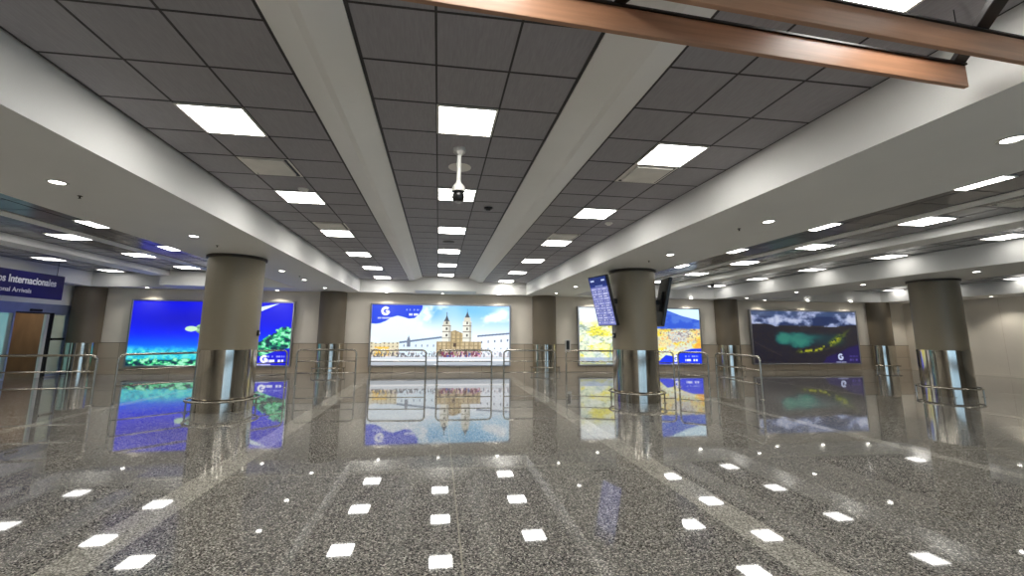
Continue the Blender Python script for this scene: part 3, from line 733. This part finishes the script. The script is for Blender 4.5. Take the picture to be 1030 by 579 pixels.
def picture(name, W, Hh, painter, material, parent, loc, nx=420, ny=190, depth=.012):
    """lit sheet with real thickness in local XZ facing -Y, colours printed per vertex"""
    U, Vv = np.meshgrid(np.linspace(0, 1, nx), np.linspace(0, 1, ny)); u = U * .99999; v = Vv * .99999
    img = np.clip(painter(u, v), 0, 255) / 255.; img = np.where(img <= .04045, img / 12.92, ((img + .055) / 1.055) ** 2.4)
    co = np.stack([(U - .5) * W, np.full_like(U, -depth), Vv * Hh], -1).reshape(-1, 3)
    I = np.arange(nx * ny).reshape(ny, nx); F = np.stack([I[:-1, :-1], I[:-1, 1:], I[1:, 1:], I[1:, :-1]], -1).reshape(-1, 4)
    nb = len(co); back = np.array([(-W / 2, 0, 0), (W / 2, 0, 0), (W / 2, 0, Hh), (-W / 2, 0, Hh)])
    c0, c1, c2, c3 = I[0, 0], I[0, -1], I[-1, -1], I[-1, 0]
    faces = F.tolist() + [[nb, nb + 3, nb + 2, nb + 1]]
    me = bpy.data.meshes.new(name); me.from_pydata(np.vstack([co, back]).tolist(), [], faces)
    ca = me.color_attributes.new('picture', 'FLOAT_COLOR', 'POINT'); rgba = np.ones((nb + 4, 4)); rgba[:nb, :3] = img.reshape(-1, 3); rgba[nb:, :3] = .05
    ca.data.foreach_set('color', rgba.ravel()); me.materials.append(material)
    o = bpy.data.objects.new(name, me); COL.objects.link(o); o.parent = parent; o.location = loc; return o

def lightbox(cx, W, z0, z1, painter, label, s):
    t = thing('lightbox_poster', label, 'lightbox', (cx, YW - .03, 0))
    H_ = z1 - z0; fw_ = .06; D = .13
    b = MB()
    for (a, c, e, g) in ((-W / 2 - fw_, -W / 2, z0 - fw_, z1 + fw_), (W / 2, W / 2 + fw_, z0 - fw_, z1 + fw_), (-W / 2, W / 2, z1, z1 + fw_), (-W / 2, W / 2, z0 - fw_, z0)):
        b.bbox(a, c, -D, 0, e, g, 'alu', .008)
    b.build('frame', t)
    picture('lit_sheet', W, H_, painter, vcmat('lit_sheet_' + painter.__name__, s), t, (0, -.09, z0))
    b = MB(); b.box(-W / 2, W / 2, -.088, 0, z0, z1, 'alu'); b.build('back_tray', t)
lightbox(-8.53, 5.66, .31, 2.70, paint_reef, 'backlit blue undersea poster with turtle and reef behind the left column', POSTER_E)
lightbox(.13, 5.62, .31, 2.70, paint_church, 'backlit poster of a twin towered church and square, in the centre of the far wall', POSTER_E)
lightbox(8.8, 5.62, .31, 2.71, paint_city, 'backlit poster of a yellow city and blue volcano behind the flight screen column', POSTER_E)
lightbox(16.95, 5.5, .33, 2.70, paint_lake, 'dark poster of a teal crater lake under clouds, rightmost on the far wall', POSTER_E * .8)

# ================================================================== FLIGHT SCREENS
def screen(loc, facing, tilt, on, label, arm):
    """facing: horizontal direction of the screen normal (degrees from -Y towards +X)"""
    t = thing('flight_screen', label, 'screen', loc, math.radians(facing))
    W, Hh = .72, 1.23
    R = Matrix.Rotation(tilt, 4, 'X')
    def tl(o): o.rotation_euler = (tilt, 0, 0)
    b = MB(); b.bbox(-W / 2, W / 2, -.03, .05, -Hh / 2, Hh / 2, 'black', .012); o = b.build('casing', t); tl(o)
    pm = vcmat('screen_rows_' + ('lit' if on else 'dark'), 1.0 if on else .02, .15)
    p = picture('display', W - .05, Hh - .05, paint_flights, pm, o, (0, -.022, -Hh / 2 + .025), 130, 220)
    b = MB(); b.bbox(-.16, .16, .05, .1, -.25, .25, 'black_metal', .01); o2 = b.build('back_plate', t); tl(o2)
    b = MB(); b.box(-.05, .05, .08, arm, -.06, .06, 'black_metal'); b.build('wall_arm', t)
cx, cy = CL[1]
screen((cx - .90, cy - .26, .80 + EYE), -74, math.radians(14), True, 'tilted portrait flight screen with lit rows, on the left of the column', .405)
screen((cx + .76, cy - .06, .80 + EYE), 79, math.radians(12), False, 'dark portrait screen seen from behind, on the right of the column', .225)

# small boxes on the columns and the call point on the wall
def plug(cxy, ang, z, label):
    x = cxy[0] + RC * math.sin(ang); y = cxy[1] - RC * math.cos(ang)
    t = thing('socket_box', label, 'socket', (x, y, z), ang)
    b = MB(); b.bbox(-.05, .05, -.035, .0, -.06, .06, 'black', .008); b.build('body', t)
    b = MB(); b.lathe([(0, 0), (.022, 0), (.026, .006)], 'vent', n=14); o = b.build('socket_face', t, (0, -.036, 0)); o.rotation_euler = (PI / 2, 0, 0)
plug(CL[0], math.radians(24 + 68), EYE - .03, 'small black socket box on the right flank of the left column')
plug(CL[1], math.radians(-25 - 60), EYE - .03, 'small black socket box on the left flank of the flight screen column')
t = thing('call_point', 'white wall plate with a black intercom between the church and yellow city lightboxes', 'intercom', (5.5, YW - .03, EYE - .50))
b = MB(); b.bbox(-.13, .13, -.02, 0, -.28, .26, 'white', .006); b.build('plate', t)
b = MB(); b.bbox(-.07, .06, -.07, -.02, -.16, .22, 'black', .012); b.build('handset', t)

# ================================================================== HANGING SIGN
def text(s, size, k, parent, loc, rot, name='lettering', bold=0.0):
    cu = bpy.data.curves.new(name, 'FONT'); cu.body = s; cu.size = size; cu.extrude = .004; cu.offset = bold; cu.align_x = 'LEFT'
    tmp = bpy.data.objects.new(name, cu); COL.objects.link(tmp); bpy.context.view_layer.update()
    dg = bpy.context.evaluated_depsgraph_get(); me = bpy.data.meshes.new_from_object(tmp.evaluated_get(dg)); bpy.data.objects.remove(tmp)
    me.materials.clear(); me.materials.append(M[k]); xs = [v.co.x for v in me.vertices]; w_ = max(xs)
    o = bpy.data.objects.new(name, me); COL.objects.link(o); o.parent = parent; o.location = loc; o.rotation_euler = rot; return o, w_
t = thing('hanging_sign', 'dark blue hanging sign reading Arribos Internacionales above the sliding door', 'sign', (-12.1, 15.8, EYE + 1.33))
b = MB(); b.bbox(-.05, .05, -3.2, 0, -.38, .38, 'sign', .01); b.build('board', t)
o, w_ = text('Arribos Internacionales', .30, 'lettering', t, (.055, -2.72, .02), (PI / 2, 0, PI / 2), bold=.006); o.scale = (2.42 / w_, 1, 1)
o, w_ = text('International Arrivals', .19, 'lettering', t, (.055, -2.72, -.25), (PI / 2, 0, PI / 2)); o.scale = (1.62 / w_, 1, 1)
for y in (-.25, -2.9):
    b = MB(); b.tube([(0, y, .38), (0, y, ZC - EYE - 1.33)], .008, 'black_metal', n=8); b.build('suspension_rod', t)

# ================================================================== HANGING SLAT FRAME OVERHEAD
ZB = 1.6
def at(x, y, z=ZB):
    # plan position from the measured bearing of each board at 1.6 m above the eye
    return Vector((x, y, 0)) * (z / 1.6)
A0, A1 = Vector((-1.6, 1.835)), Vector((3.356, 2.121))
B0, B1 = Vector((-1.2, 1.58)), Vector((5.2, 1.968))
t = thing('hanging_slat_frame', 'copper wood boards joined by black crossbars hanging overhead at the top right', 'hanging frame', (2.0, 1.9, EYE + ZB))
def board(p, q, thick, h, name):
    d = (q - p); L = d.length; a = math.atan2(d.y, d.x)
    b = MB(); b.bbox(0, L, -thick / 2, thick / 2, 0, h, 'wood', .003)
    o = b.build(name, t, (p.x - 2.0, p.y - 1.9, 0)); o.rotation_euler = (0, 0, a)
    c = MB(); c.box(0.002, L - .002, -thick / 2 - .012, thick / 2 + .012, h, h + .012, 'black_metal'); c.build('black_cap', o)
    return o
board(A0, A1, .03, .15, 'wood_board'); board(B0, B1, .03, .15, 'wood_board')
def cross(p, q, z0, z1):
    b = MB(); d = (q - p); L = d.length; a = math.atan2(d.y, d.x); b.bbox(0, L, -.035, .035, 0, .05, 'black_metal', .004)
    o = b.build('crossbar', t, (p.x - 2.0, p.y - 1.9, z0)); o.rotation_euler = (0, 0, a)
cross(Vector((3.33, 2.13)), Vector((2.62, 1.30)), .16, .16)
cross(Vector((.90, 1.98)), Vector((1.14, 1.45)), .16, .16)
for x, y in ((3.25, 2.05), (.93, 1.93), (3.9, 1.89)):
    b = MB(); b.tube([(x - 2, y - 1.9, .16), (x - 2, y - 1.9, ZC - EYE - ZB)], .003, 'black_metal', n=6); b.build('hanging_wire', t)
